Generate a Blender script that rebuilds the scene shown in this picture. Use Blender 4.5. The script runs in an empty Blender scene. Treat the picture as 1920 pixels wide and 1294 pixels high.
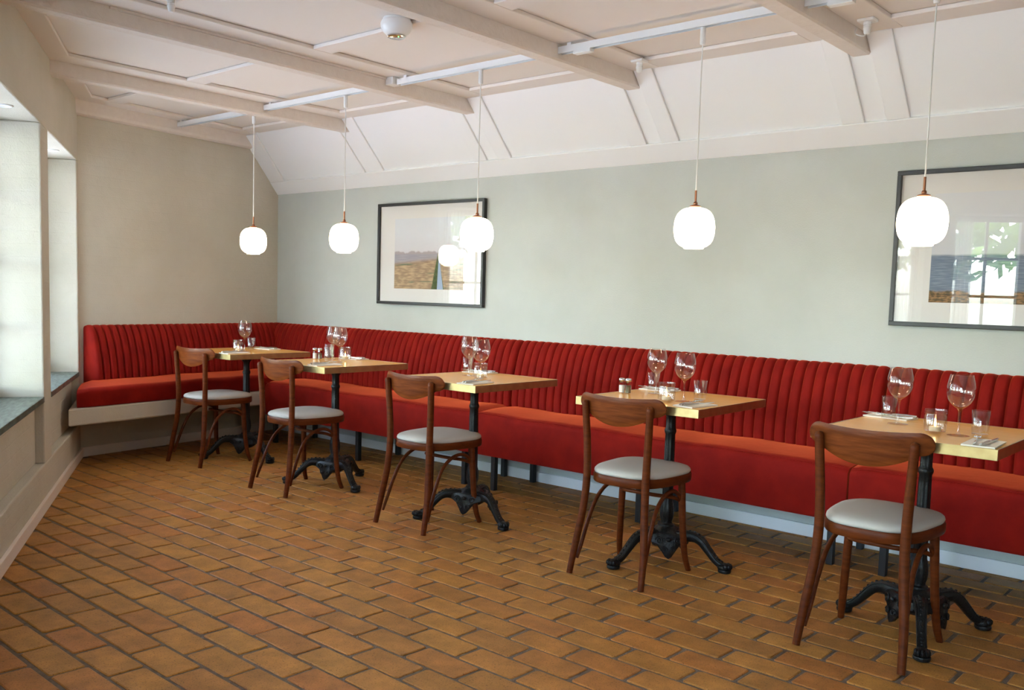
import bpy, math, random
from mathutils import Vector, Matrix
random.seed(11)
R = math.radians
scene = bpy.context.scene
COL = scene.collection

# ------------------------------------------------------------------ camera
CAMP = (2.28552, -0.08465, 0.0294, 1718.862, 6.60937, -4.49869, 1.19219, 11.731, 52.391)
def cam_axes():
    y, pt, ro = CAMP[:3]
    f = Vector((math.cos(pt) * math.cos(y), math.cos(pt) * math.sin(y), math.sin(pt)))
    r = f.cross(Vector((0, 0, 1))).normalized(); u = r.cross(f)
    c, s = math.cos(ro), math.sin(ro)
    return c * r + s * u, -s * r + c * u, f
CR, CU, CF = cam_axes()
CLOC = Vector(CAMP[4:7])
cam = bpy.data.cameras.new('camera')
cam.sensor_width = 36.0
cam.lens = CAMP[3] / 1920 * 36.0
cam.shift_x = -CAMP[7] / 1920
cam.shift_y = CAMP[8] / 1920
cam.clip_start = 0.05
camo = bpy.data.objects.new('camera', cam)
COL.objects.link(camo)
camo.matrix_world = Matrix(((CR.x, CU.x, -CF.x, CLOC.x), (CR.y, CU.y, -CF.y, CLOC.y), (CR.z, CU.z, -CF.z, CLOC.z), (0, 0, 0, 1)))
scene.camera = camo
def project(P):
    d = Vector(P) - CLOC; z = d.dot(CF)
    if z < 0.05: return None
    return 960 + CAMP[7] + CAMP[3] * d.dot(CR) / z, 647 + CAMP[8] - CAMP[3] * d.dot(CU) / z

# ------------------------------------------------------------------ light and exposure
vs = scene.view_settings
vs.view_transform = 'Standard'; vs.look = 'None'; vs.gamma = 1.0; vs.use_curve_mapping = False
vs.exposure = 0.0
SKY_STRENGTH = 10.3
SUN_STRENGTH = 17.0
LAMP_STRENGTH = 17.0
world = bpy.data.worlds.new('world'); scene.world = world; world.use_nodes = True
wn = world.node_tree.nodes; wl = world.node_tree.links
bg = wn['Background']
sky = wn.new('ShaderNodeTexSky'); sky.sky_type = 'NISHITA'; sky.sun_disc = False
sky.sun_elevation = R(42); sky.sun_rotation = R(20); sky.air_density = 1.0; sky.dust_density = 3.0; sky.ozone_density = 1.0
hsv = wn.new('ShaderNodeHueSaturation'); hsv.inputs['Saturation'].default_value = 0.88
wl.new(sky.outputs[0], hsv.inputs['Color']); wl.new(hsv.outputs[0], bg.inputs['Color'])
bg.inputs['Strength'].default_value = SKY_STRENGTH
sun = bpy.data.lights.new('sun', 'SUN'); sun.energy = SUN_STRENGTH; sun.angle = R(3); sun.color = (1, .98, .95)
suno = bpy.data.objects.new('sun', sun); COL.objects.link(suno)
suno.rotation_euler = Vector((0.35, -0.75, -0.95)).to_track_quat('-Z', 'Y').to_euler()
suno.location = (4, 6, 8)
cy = scene.cycles
cy.max_bounces = 9; cy.diffuse_bounces = 5; cy.glossy_bounces = 4; cy.transmission_bounces = 8; cy.transparent_max_bounces = 24
cy.caustics_reflective = False; cy.caustics_refractive = False
cy.sample_clamp_indirect = 8.0
cy.use_denoising = True

# ------------------------------------------------------------------ room plan
EA = R(9.374)
ED = Vector((math.sin(EA), -math.cos(EA)))      # along the end wall, away from the long wall
EN = Vector((math.cos(EA), math.sin(EA)))       # out of the end wall into the room
LC = Vector((0.29, -1.765))                     # corner of end wall and window wall
LA = R(29.75)
LD = Vector((math.cos(LA), -math.sin(LA)))      # along the window wall, towards the camera
LN = Vector((LD.y, -LD.x))                      # out of the room through the windows
XB = 9.0                                        # far end of the room behind the camera
LLEN = (XB - LC.x) / LD.x
def yleft(x): return LC.y + (x - LC.x) * LD.y / LD.x
def EP(t, o, z): v = ED * t + EN * o; return Vector((v.x, v.y, z))
def LP(s, o, z): v = LC + LD * s + LN * o; return Vector((v.x, v.y, z))
ZC = 2.39        # underside of the ceiling boards
HW = 1.982       # top of the long wall
SLY = -0.371     # y where the sloped panel meets the ceiling boards
ZB = 2.314       # underside of the beams
SL = Vector((0, SLY, ZC - HW)); SLEN = SL.length; SL = SL / SLEN
SNRM = Vector((0, -SL.z, SL.y))                 # into the room, down from the slope
if SNRM.z > 0: SNRM = -SNRM
BEAMS = [1.277 + 1.228 * k for k in range(7)]
BW = 0.044

# ------------------------------------------------------------------ mesh builder
class MB:
    def __init__(s): s.v = []; s.f = []; s.uv = None
    def add(s, vs_, fs_):
        b = len(s.v); s.v += [tuple(q) for q in vs_]; s.f += [tuple(i + b for i in f) for f in fs_]; return s
    def box(s, a, b):
        x0, y0, z0 = a; x1, y1, z1 = b
        return s.add([(x0, y0, z0), (x1, y0, z0), (x1, y1, z0), (x0, y1, z0), (x0, y0, z1), (x1, y0, z1), (x1, y1, z1), (x0, y1, z1)],
                     [(0, 3, 2, 1), (4, 5, 6, 7), (0, 1, 5, 4), (1, 2, 6, 5), (2, 3, 7, 6), (3, 0, 4, 7)])
    def hexa(s, lo, hi):
        """prism between two matching rings of points"""
        n = len(lo)
        fs_ = [tuple(reversed(range(n))), tuple(range(n, 2 * n))]
        fs_ += [(i, (i + 1) % n, n + (i + 1) % n, n + i) for i in range(n)]
        return s.add(list(lo) + list(hi), fs_)
    def fbox(s, fn, a, b):
        """box in a mapped frame fn(u, v, w)"""
        (u0, v0, w0), (u1, v1, w1) = a, b
        return s.hexa([fn(u0, v0, w0), fn(u1, v0, w0), fn(u1, v1, w0), fn(u0, v1, w0)], [fn(u0, v0, w1), fn(u1, v0, w1), fn(u1, v1, w1), fn(u0, v1, w1)])
    def lathe(s, prof, n=32, c=(0, 0, 0), flutes=0, amp=None, cap=True):
        b = len(s.v)
        for k, (r, z) in enumerate(prof):
            for i in range(n):
                a = 2 * math.pi * i / n
                rr = r * (1 + (amp[k] * math.cos(flutes * a) if flutes and amp else 0))
                s.v.append((c[0] + rr * math.cos(a), c[1] + rr * math.sin(a), c[2] + z))
        for k in range(len(prof) - 1):
            for i in range(n):
                j = (i + 1) % n
                s.f.append((b + k * n + i, b + k * n + j, b + (k + 1) * n + j, b + (k + 1) * n + i))
        if cap:
            s.f.append(tuple(b + i for i in reversed(range(n))))
            e = b + (len(prof) - 1) * n
            s.f.append(tuple(e + i for i in range(n)))
        return s
    def tube(s, pts, rad, n=12, cap=True):
        pts = [Vector(q) for q in pts]
        if not hasattr(rad, '__len__'): rad = [rad] * len(pts)
        b = len(s.v); T = None; U = None
        for k, q in enumerate(pts):
            d = (pts[min(k + 1, len(pts) - 1)] - pts[max(k - 1, 0)]).normalized()
            if U is None:
                U = d.orthogonal().normalized()
            else:
                U = (U - d * U.dot(d)).normalized()
            W = d.cross(U)
            rr = rad[k]
            r1, r2 = rr if hasattr(rr, '__len__') else (rr, rr)
            for i in range(n):
                a = 2 * math.pi * i / n
                s.v.append(tuple(q + U * (math.cos(a) * r1) + W * (math.sin(a) * r2)))
        for k in range(len(pts) - 1):
            for i in range(n):
                j = (i + 1) % n
                s.f.append((b + k * n + i, b + k * n + j, b + (k + 1) * n + j, b + (k + 1) * n + i))
        if cap:
            s.f.append(tuple(b + i for i in reversed(range(n))))
            e = b + (len(pts) - 1) * n
            s.f.append(tuple(e + i for i in range(n)))
        return s
    def ball(s, c, r, n=10, m=6):
        b = len(s.v); rx, ry, rz = r if hasattr(r, '__len__') else (r, r, r)
        for k in range(1, m):
            t = math.pi * k / m
            for i in range(n):
                a = 2 * math.pi * i / n
                s.v.append((c[0] + rx * math.sin(t) * math.cos(a), c[1] + ry * math.sin(t) * math.sin(a), c[2] - rz * math.cos(t)))
        lo = len(s.v); s.v.append((c[0], c[1], c[2] - rz)); s.v.append((c[0], c[1], c[2] + rz))
        for k in range(m - 2):
            for i in range(n):
                j = (i + 1) % n
                s.f.append((b + k * n + i, b + k * n + j, b + (k + 1) * n + j, b + (k + 1) * n + i))
        for i in range(n):
            j = (i + 1) % n
            s.f.append((lo, b + j, b + i)); e = b + (m - 2) * n; s.f.append((lo + 1, e + i, e + j))
        return s
    def grid(s, fn, nu, nv, flip=False):
        b = len(s.v)
        for i in range(nu + 1):
            for j in range(nv + 1): s.v.append(tuple(fn(i / nu, j / nv)))
        for i in range(nu):
            for j in range(nv):
                q = (b + i * (nv + 1) + j, b + (i + 1) * (nv + 1) + j, b + (i + 1) * (nv + 1) + j + 1, b + i * (nv + 1) + j + 1)
                s.f.append(tuple(reversed(q)) if flip else q)
        return s
    def xform(s, M, start=0):
        for i in range(start, len(s.v)): s.v[i] = tuple(M @ Vector(s.v[i]))
        return s
    def mesh(s, name, smooth=None):
        me = bpy.data.meshes.new(name); me.from_pydata(s.v, [], s.f); me.update()
        if smooth is not None:
            me.polygons.foreach_set('use_smooth', [True] * len(me.polygons))
            me.set_sharp_from_angle(angle=R(smooth))
        return me
    def build(s, name, mat, parent=None, smooth=None, bevel=None, bseg=2):
        o = bpy.data.objects.new(name, s.mesh(name, smooth)); COL.objects.link(o)
        if mat: o.data.materials.append(mat)
        if parent: o.parent = parent
        if bevel:
            m = o.modifiers.new('bevel', 'BEVEL'); m.width = bevel; m.segments = bseg; m.limit_method = 'ANGLE'; m.angle_limit = R(40)
            m.harden_normals = False
        return o
def spline(pts, per=6):
    P = [Vector(q) for q in pts]; out = []
    P = [P[0] * 2 - P[1]] + P + [P[-1] * 2 - P[-2]]
    for i in range(1, len(P) - 2):
        a, b, c, d = P[i - 1], P[i], P[i + 1], P[i + 2]
        for k in range(per):
            t = k / per
            out.append(0.5 * ((2 * b) + (c - a) * t + (2 * a - 5 * b + 4 * c - d) * t * t + (3 * b - a - 3 * c + d) * t ** 3))
    out.append(P[-2]); return out
def rspline(vals, per=6): return [q.x for q in spline([Vector((v, 0, 0)) for v in vals], per)]

def tag(o, label=None, cat=None, group=None, kind=None):
    if label: o['label'] = label
    if cat: o['category'] = cat
    if group: o['group'] = group
    if kind: o['kind'] = kind
    return o
def empty(name, loc, rz=0):
    o = bpy.data.objects.new(name, None); o.empty_display_size = 0.05; COL.objects.link(o)
    o.location = loc; o.rotation_euler = (0, 0, rz); return o
def copy_tree(o, parent=None):
    c = o.copy(); COL.objects.link(c)
    if parent is not None: c.parent = parent
    for ch in list(o.children): copy_tree(ch, c)
    return c

# ------------------------------------------------------------------ materials
def mat(name, col, rough=0.5, metal=0.0, var=None, vscale=6.0, bump=0.0, bscale=60.0, bdet=4.0, coat=0.0, sheen=0.0, sheen_tint=None, spec=None, world_co=False, stretch=None, rvar=0.0):
    m = bpy.data.materials.new(name); m.use_nodes = True
    nt = m.node_tree; N = nt.nodes; L = nt.links; b = N['Principled BSDF']
    b.inputs['Base Color'].default_value = (*col, 1); b.inputs['Roughness'].default_value = rough; b.inputs['Metallic'].default_value = metal
    if coat: b.inputs['Coat Weight'].default_value = coat; b.inputs['Coat Roughness'].default_value = 0.15
    if sheen:
        b.inputs['Sheen Weight'].default_value = sheen; b.inputs['Sheen Roughness'].default_value = 0.35
        b.inputs['Sheen Tint'].default_value = (*(sheen_tint or (1, 1, 1)), 1)
    if spec is not None: b.inputs['Specular IOR Level'].default_value = spec
    if var or bump:
        if world_co: src = N.new('ShaderNodeNewGeometry').outputs['Position']
        else: src = N.new('ShaderNodeTexCoord').outputs['Object']
        if stretch:
            mp = N.new('ShaderNodeMapping'); mp.inputs['Scale'].default_value = stretch; L.new(src, mp.inputs['Vector']); src = mp.outputs[0]
        if var:
            n = N.new('ShaderNodeTexNoise'); n.inputs['Scale'].default_value = vscale; n.inputs['Detail'].default_value = 5; L.new(src, n.inputs['Vector'])
            r = N.new('ShaderNodeValToRGB'); r.color_ramp.elements[0].position = .3; r.color_ramp.elements[1].position = .7
            r.color_ramp.elements[0].color = (*col, 1); r.color_ramp.elements[1].color = (*var, 1)
            L.new(n.outputs['Fac'], r.inputs[0]); L.new(r.outputs[0], b.inputs['Base Color'])
        if bump:
            n2 = N.new('ShaderNodeTexNoise'); n2.inputs['Scale'].default_value = bscale; n2.inputs['Detail'].default_value = bdet; L.new(src, n2.inputs['Vector'])
            bp = N.new('ShaderNodeBump'); bp.inputs['Strength'].default_value = bump; bp.inputs['Distance'].default_value = 0.01
            L.new(n2.outputs['Fac'], bp.inputs['Height']); L.new(bp.outputs[0], b.inputs['Normal'])
    return m

def glassy(name, tint=(1, 1, 1), ior=1.5, rough=0.0, gcol=(1, 1, 1), boost=0.0):
    """thin clear glass: passes light straight through and reflects by Fresnel"""
    m = bpy.data.materials.new(name); m.use_nodes = True
    nt = m.node_tree; N = nt.nodes; L = nt.links; N.clear()
    out = N.new('ShaderNodeOutputMaterial'); mix = N.new('ShaderNodeMixShader')
    tr = N.new('ShaderNodeBsdfTransparent'); tr.inputs[0].default_value = (*tint, 1)
    gl = N.new('ShaderNodeBsdfGlossy'); gl.inputs['Roughness'].default_value = rough; gl.inputs['Color'].default_value = (*gcol, 1)
    fr = N.new('ShaderNodeFresnel'); fr.inputs['IOR'].default_value = ior
    # only faces turned to the outside of the glass reflect; the far side of the thin wall passes light on
    ge = N.new('ShaderNodeNewGeometry'); inv = N.new('ShaderNodeMath'); inv.operation = 'SUBTRACT'; inv.inputs[0].default_value = 1.0; L.new(ge.outputs['Backfacing'], inv.inputs[1])
    ad = N.new('ShaderNodeMath'); ad.operation = 'ADD'; ad.use_clamp = True; ad.inputs[1].default_value = boost
    mu = N.new('ShaderNodeMath'); mu.operation = 'MULTIPLY'
    L.new(fr.outputs[0], ad.inputs[0]); L.new(ad.outputs[0], mu.inputs[0]); L.new(inv.outputs[0], mu.inputs[1]); L.new(mu.outputs[0], mix.inputs[0])
    L.new(tr.outputs[0], mix.inputs[1]); L.new(gl.outputs[0], mix.inputs[2]); L.new(mix.outputs[0], out.inputs[0])
    return m
def emit(name, col, strength):
    m = bpy.data.materials.new(name); m.use_nodes = True
    b = m.node_tree.nodes['Principled BSDF']
    b.inputs['Base Color'].default_value = (.9, .88, .85, 1); b.inputs['Roughness'].default_value = .25
    b.inputs['Emission Color'].default_value = (*col, 1); b.inputs['Emission Strength'].default_value = strength
    return m

def plaster(name, a, b_, course=0.0):
    """limewashed masonry: mottled paint, fine grain and faint brick courses"""
    m = bpy.data.materials.new(name); m.use_nodes = True
    nt = m.node_tree; N = nt.nodes; L = nt.links; bs = N['Principled BSDF']; bs.inputs['Roughness'].default_value = .85
    bs.inputs['Specular IOR Level'].default_value = .25
    geo = N.new('ShaderNodeNewGeometry')
    n = N.new('ShaderNodeTexNoise'); n.inputs['Scale'].default_value = 1.7; n.inputs['Detail'].default_value = 7; n.inputs['Roughness'].default_value = .62
    L.new(geo.outputs['Position'], n.inputs['Vector'])
    r = N.new('ShaderNodeValToRGB'); r.color_ramp.elements[0].position = .32; r.color_ramp.elements[1].position = .68
    r.color_ramp.elements[0].color = (*a, 1); r.color_ramp.elements[1].color = (*b_, 1)
    L.new(n.outputs['Fac'], r.inputs[0]); L.new(r.outputs[0], bs.inputs['Base Color'])
    g = N.new('ShaderNodeTexNoise'); g.inputs['Scale'].default_value = 140; g.inputs['Detail'].default_value = 3; L.new(geo.outputs['Position'], g.inputs['Vector'])
    g2 = N.new('ShaderNodeTexNoise'); g2.inputs['Scale'].default_value = 14; g2.inputs['Detail'].default_value = 4; L.new(geo.outputs['Position'], g2.inputs['Vector'])
    ad = N.new('ShaderNodeMath'); ad.operation = 'MULTIPLY_ADD'; ad.inputs[1].default_value = 2.2 if course else .9
    L.new(g2.outputs['Fac'], ad.inputs[0]); L.new(g.outputs['Fac'], ad.inputs[2]); h = ad.outputs[0]
    if course:
        sp = N.new('ShaderNodeSeparateXYZ'); L.new(geo.outputs['Position'], sp.inputs[0])
        wv = N.new('ShaderNodeMath'); wv.operation = 'MULTIPLY'; wv.inputs[1].default_value = 1 / .0667; L.new(sp.outputs['Z'], wv.inputs[0])
        n3 = N.new('ShaderNodeTexNoise'); n3.inputs['Scale'].default_value = 2.2; L.new(geo.outputs['Position'], n3.inputs['Vector'])
        w2 = N.new('ShaderNodeMath'); w2.operation = 'MULTIPLY_ADD'; w2.inputs[1].default_value = .5; L.new(n3.outputs['Fac'], w2.inputs[0]); L.new(wv.outputs[0], w2.inputs[2])
        pp = N.new('ShaderNodeMath'); pp.operation = 'PINGPONG'; pp.inputs[1].default_value = .5; L.new(w2.outputs[0], pp.inputs[0])
        ss = N.new('ShaderNodeMapRange'); ss.interpolation_type = 'SMOOTHSTEP'; ss.inputs['From Min'].default_value = 0; ss.inputs['From Max'].default_value = .1
        L.new(pp.outputs[0], ss.inputs['Value'])
        a2 = N.new('ShaderNodeMath'); a2.operation = 'MULTIPLY_ADD'; a2.inputs[1].default_value = course; L.new(ss.outputs[0], a2.inputs[0]); L.new(h, a2.inputs[2]); h = a2.outputs[0]
    bp = N.new('ShaderNodeBump'); bp.inputs['Strength'].default_value = .35; bp.inputs['Distance'].default_value = .004
    L.new(h, bp.inputs['Height']); L.new(bp.outputs[0], bs.inputs['Normal'])
    return m

def brick_material():
    m = bpy.data.materials.new('floor_brick'); m.use_nodes = True
    nt = m.node_tree; N = nt.nodes; L = nt.links; bs = N['Principled BSDF']
    oi = N.new('ShaderNodeObjectInfo'); geo = N.new('ShaderNodeNewGeometry')
    ad = N.new('ShaderNodeMath'); ad.operation = 'ADD'; L.new(oi.outputs['Random'], ad.inputs[0]); L.new(geo.outputs['Random Per Island'], ad.inputs[1])
    fr = N.new('ShaderNodeMath'); fr.operation = 'FRACT'; L.new(ad.outputs[0], fr.inputs[0])
    r = N.new('ShaderNodeValToRGB'); cr = r.color_ramp
    stops = [(0.0, (.38, .165, .038)), (.25, (.46, .21, .045)), (.5, (.42, .16, .038)), (.68, (.465, .215, .047)), (.85, (.385, .17, .040)), (1.0, (.44, .165, .040))]
    cr.elements[0].position = 0; cr.elements[0].color = (*stops[0][1], 1); cr.elements[1].position = 1; cr.elements[1].color = (*stops[-1][1], 1)
    for p_, c_ in stops[1:-1]:
        e = cr.elements.new(p_); e.color = (*c_, 1)
    L.new(fr.outputs[0], r.inputs[0])
    n = N.new('ShaderNodeTexNoise'); n.inputs['Scale'].default_value = 9; n.inputs['Detail'].default_value = 6; n.inputs['Roughness'].default_value = .65; L.new(geo.outputs['Position'], n.inputs['Vector'])
    mr = N.new('ShaderNodeMapRange'); mr.inputs['From Min'].default_value = .3; mr.inputs['From Max'].default_value = .7; mr.inputs['To Min'].default_value = .62; mr.inputs['To Max'].default_value = 1.12
    L.new(n.outputs['Fac'], mr.inputs['Value'])
    n2 = N.new('ShaderNodeTexNoise'); n2.inputs['Scale'].default_value = 190; n2.inputs['Detail'].default_value = 2; L.new(geo.outputs['Position'], n2.inputs['Vector'])
    m2 = N.new('ShaderNodeMapRange'); m2.inputs['From Min'].default_value = .30; m2.inputs['From Max'].default_value = .42; m2.inputs['To Min'].default_value = .45; m2.inputs['To Max'].default_value = 1.0
    L.new(n2.outputs['Fac'], m2.inputs['Value'])
    mm = N.new('ShaderNodeMath'); mm.operation = 'MULTIPLY'; L.new(mr.outputs[0], mm.inputs[0]); L.new(m2.outputs[0], mm.inputs[1])
    vm = N.new('ShaderNodeVectorMath'); vm.operation = 'SCALE'; L.new(r.outputs[0], vm.inputs[0]); L.new(mm.outputs[0], vm.inputs['Scale'])
    L.new(vm.outputs[0], bs.inputs['Base Color'])
    bs.inputs['Roughness'].default_value = .5; bs.inputs['Specular IOR Level'].default_value = .22
    bp = N.new('ShaderNodeBump'); bp.inputs['Strength'].default_value = .3; bp.inputs['Distance'].default_value = .003
    sm = N.new('ShaderNodeMath'); sm.operation = 'ADD'; L.new(n2.outputs['Fac'], sm.inputs[0]); L.new(n.outputs['Fac'], sm.inputs[1])
    L.new(sm.outputs[0], bp.inputs['Height']); L.new(bp.outputs[0], bs.inputs['Normal'])
    return m

def wood(name, a, b_, scale=(3, 40, 40), rough=.35, coat=.3, spec=.12):
    m = mat(name, a, rough, var=b_, vscale=2.2, stretch=scale, bump=.08, bscale=3.0, coat=coat, spec=spec)
    return m

M = {}
M['sage'] = plaster('sage_plaster', (.483, .503, .478), (.538, .557, .535))
M['sage_brick'] = plaster('sage_limewashed_brick', (.535, .495, .405), (.60, .56, .475), course=.3)
M['ceil'] = mat('white_ceiling_paint', (.80, .745, .705), .55, bump=.05, bscale=30, world_co=True)
M['beam'] = mat('beam_paint', (.77, .70, .645), .5, var=(.73, .655, .60), vscale=25, bump=.3, bscale=55, world_co=True)
M['white'] = mat('white_paint', (.845, .855, .875), .4, world_co=True)
M['base'] = mat('baseboard_paint', (.82, .72, .64), .45, world_co=True)
M['mortar'] = mat('mortar', (.11, .078, .055), .9, var=(.17, .125, .092), vscale=40, bump=.6, bscale=160, world_co=True)
M['brick'] = brick_material()
M['velvet'] = mat('red_velvet', (.17, .0042, .0028), .8, var=(.235, .0075, .0038), vscale=9, bump=.12, bscale=25, sheen=.8, sheen_tint=(1.0, .17, .055), spec=.12)
M['chairwood'] = wood('bentwood_stain', (.074, .0145, .0032), (.13, .029, .0058), scale=(6, 6, 30), rough=.38, coat=.0)
M['backwood'] = wood('plywood_stain', (.095, .020, .0045), (.185, .047, .010), scale=(4, 20, 40), rough=.36, coat=.03)
M['seat'] = mat('grey_vinyl', (.50, .465, .415), .7, bump=.04, bscale=400, spec=.25)
M['iron'] = mat('cast_iron', (.008, .008, .008), .36, bump=.25, bscale=120, spec=.3)
M['blackmetal'] = mat('black_steel', (.008, .008, .009), .5)
M['tabletop'] = wood('oak_veneer', (.78, .40, .085), (.84, .45, .115), scale=(2, 26, 10), rough=.17, coat=0, spec=.28)
M['brass'] = mat('brass_band', (.52, .41, .20), .36, metal=1.0, var=(.40, .30, .14), vscale=18, bump=.05, bscale=50)
M['glass'] = glassy('clear_glass', (.955, .955, .95), 1.5, boost=.05)
M['stemglass'] = glassy('stemware', (.955, .95, .945), 1.52, boost=.07)
M['pane'] = glassy('window_glass', (.97, .985, .98), 1.45)
M['picglass'] = glassy('picture_glass', (.99, .99, .99), 1.52, boost=.045)
M['napkin'] = mat('paper_napkin', (.84, .78, .69), .9, bump=.15, bscale=200)
M['steel'] = mat('cutlery_steel', (.62, .62, .63), .2, metal=1.0)
M['wax'] = mat('candle_wax', (.85, .72, .5), .5)
M['salt'] = mat('salt', (.85, .85, .84), .8)
M['pepper'] = mat('pepper', (.16, .11, .06), .85, var=(.07, .05, .03), vscale=400)
M['flame'] = emit('candle_flame', (1.0, .55, .18), 30.0)
M['globe'] = emit('opal_glass', (1.0, .80, .56), LAMP_STRENGTH)
M['copper'] = mat('copper', (.30, .125, .07), .38, metal=1.0)
M['cord'] = mat('white_cord', (.78, .77, .75), .5)
M['track'] = mat('track_white', (.82, .82, .82), .35)
M['black'] = mat('black_frame', (.014, .015, .018), .4, bump=.1, bscale=200)
M['mount'] = mat('mount_board', (.82, .80, .80), .9)
M['marble'] = mat('green_marble', (.028, .045, .034), .34, var=(.15, .19, .165), vscale=3.5, stretch=(3, 16, 9), spec=.25)
M['winframe'] = mat('window_paint', (.75, .75, .73), .4)
M['grass'] = mat('lawn', (.11, .15, .06), .9, var=(.16, .20, .08), vscale=1.2, bump=.4, bscale=60, world_co=True)
M['gravel'] = mat('gravel', (.46, .455, .45), .9, var=(.56, .555, .55), vscale=30, bump=.5, bscale=150, world_co=True)
M['leaf'] = mat('leaves', (.05, .12, .025), .6, var=(.12, .21, .05), vscale=3)
M['bark'] = mat('bark', (.10, .075, .05), .9, bump=.5, bscale=30)
cu = bpy.data.materials.new('sheer_curtain'); cu.use_nodes = True
_n = cu.node_tree.nodes; _l = cu.node_tree.links; _n.clear()
_o = _n.new('ShaderNodeOutputMaterial'); _m1 = _n.new('ShaderNodeMixShader'); _m2 = _n.new('ShaderNodeMixShader')
_t = _n.new('ShaderNodeBsdfTransparent'); _d = _n.new('ShaderNodeBsdfDiffuse'); _tl = _n.new('ShaderNodeBsdfTranslucent')
_d.inputs[0].default_value = (.85, .85, .83, 1); _tl.inputs[0].default_value = (.85, .85, .83, 1)
_m1.inputs[0].default_value = .5; _m2.inputs[0].default_value = .7
_l.new(_d.outputs[0], _m1.inputs[1]); _l.new(_tl.outputs[0], _m1.inputs[2]); _l.new(_t.outputs[0], _m2.inputs[1]); _l.new(_m1.outputs[0], _m2.inputs[2]); _l.new(_m2.outputs[0], _o.inputs[0])
M['curtain'] = cu

# ------------------------------------------------------------------ floor with bricks
room = [Vector((0, 0)), LC.copy(), Vector((XB, yleft(XB))), Vector((XB, 0))]
def inside(x, y, m=0.0):
    q = Vector((x, y))
    return y < m and (q.dot(EN) > -m) and ((q - LC).dot(LN) < m) and x < XB + m
fl = MB()
fo = [(-.25, .25), (-.05, -2.1), (XB + .25, yleft(XB) - .5), (XB + .25, .25)]
fl.hexa([(x, y, -.12) for x, y in fo], [(x, y, -.005) for x, y in fo])
floor = tag(fl.build('floor', M['mortar']), 'yellow-brown clay brick floor in running bond with dark mortar joints', kind='structure')
BL, BWID, BX0, BY0, BROT = .24834, .12427, 3.9361, -2.2083, R(-.874)
def brick_shape(rng):
    hx, hy = (BL - .0140) / 2, (BWID - .0140) / 2
    hx += rng.uniform(-.002, .0015); hy += rng.uniform(-.002, .0015)
    c = .007; e = .0035
    def ring(ax, ay, cc, z):
        return [(-ax + cc, -ay, z), (ax - cc, -ay, z), (ax, -ay + cc, z), (ax, ay - cc, z), (ax - cc, ay, z), (-ax + cc, ay, z), (-ax, ay - cc, z), (-ax, -ay + cc, z)]
    j = [(rng.uniform(-.0012, .0012), rng.uniform(-.0012, .0012)) for _ in range(8)]
    R0, R1, R2 = ring(hx, hy, c, -.03), ring(hx, hy, c, -.0025), ring(hx - e, hy - e, c, 0)
    rings = [[(x + a, y + b, z) for (x, y, z), (a, b) in zip(rr, j)] for rr in (R0, R1, R2)]
    vs_ = rings[0] + rings[1] + rings[2]; fs_ = []
    for k in range(2):
        for i in range(8): fs_.append((k * 8 + i, k * 8 + (i + 1) % 8, k * 8 + 8 + (i + 1) % 8, k * 8 + 8 + i))
    fs_.append(tuple(range(16, 24)))
    return vs_, fs_
rng = random.Random(5)
shapes = [brick_shape(rng) for _ in range(8)]
bricks = []
for row in range(-48, 30):
    for k in range(-22, 30):
        lx = BL * (k + .5 + (.5 if row % 2 else 0)); ly = BWID * row
        x = BX0 + math.cos(BROT) * lx - math.sin(BROT) * ly; y = BY0 + math.sin(BROT) * lx + math.cos(BROT) * ly
        if not inside(x, y, .07): continue
        area = 0; pr = project((x, y, 0))
        if pr and -60 < pr[0] < 1980 and -60 < pr[1] < 1350:
            a_ = project((x - BL / 2, y, 0)); b_ = project((x + BL / 2, y, 0)); c_ = project((x, y - BWID / 2, 0)); d_ = project((x, y + BWID / 2, 0))
            if all((a_, b_, c_, d_)):
                area = abs((b_[0] - a_[0]) * (d_[1] - c_[1]) - (b_[1] - a_[1]) * (d_[0] - c_[0]))
                if not (0 <= pr[0] <= 1920 and 0 <= pr[1] <= 1294): area *= .3
                if y > -.55: area *= .2
        bricks.append((area, x, y))
bricks.sort(key=lambda b: -b[0])
bmeshes = []
for vs_, fs_ in shapes:
    me = bpy.data.meshes.new('brick'); me.from_pydata(vs_, [], fs_); me.materials.append(M['brick']); bmeshes.append(me)
rest = MB()
for i, (area, x, y) in enumerate(bricks):
    k = rng.randrange(8); rz = BROT + rng.uniform(-.006, .006) + (math.pi if rng.random() < .5 else 0); dz = rng.uniform(-.0016, .0004)
    tx, ty = rng.uniform(-.004, .004), rng.uniform(-.006, .006)
    if i < 300:
        o = bpy.data.objects.new('brick', bmeshes[k]); COL.objects.link(o); o.parent = floor
        o.location = (x, y, dz); o.rotation_euler = (tx, ty, rz)
    else:
        st = len(rest.v); rest.add(*shapes[k]); rest.xform(Matrix.Translation((x, y, dz)) @ Matrix.Rotation(rz, 4, 'Z'), st)
tag(rest.build('brick_paving', M['brick'], floor), 'farther and hidden floor bricks', kind='stuff')

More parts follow.
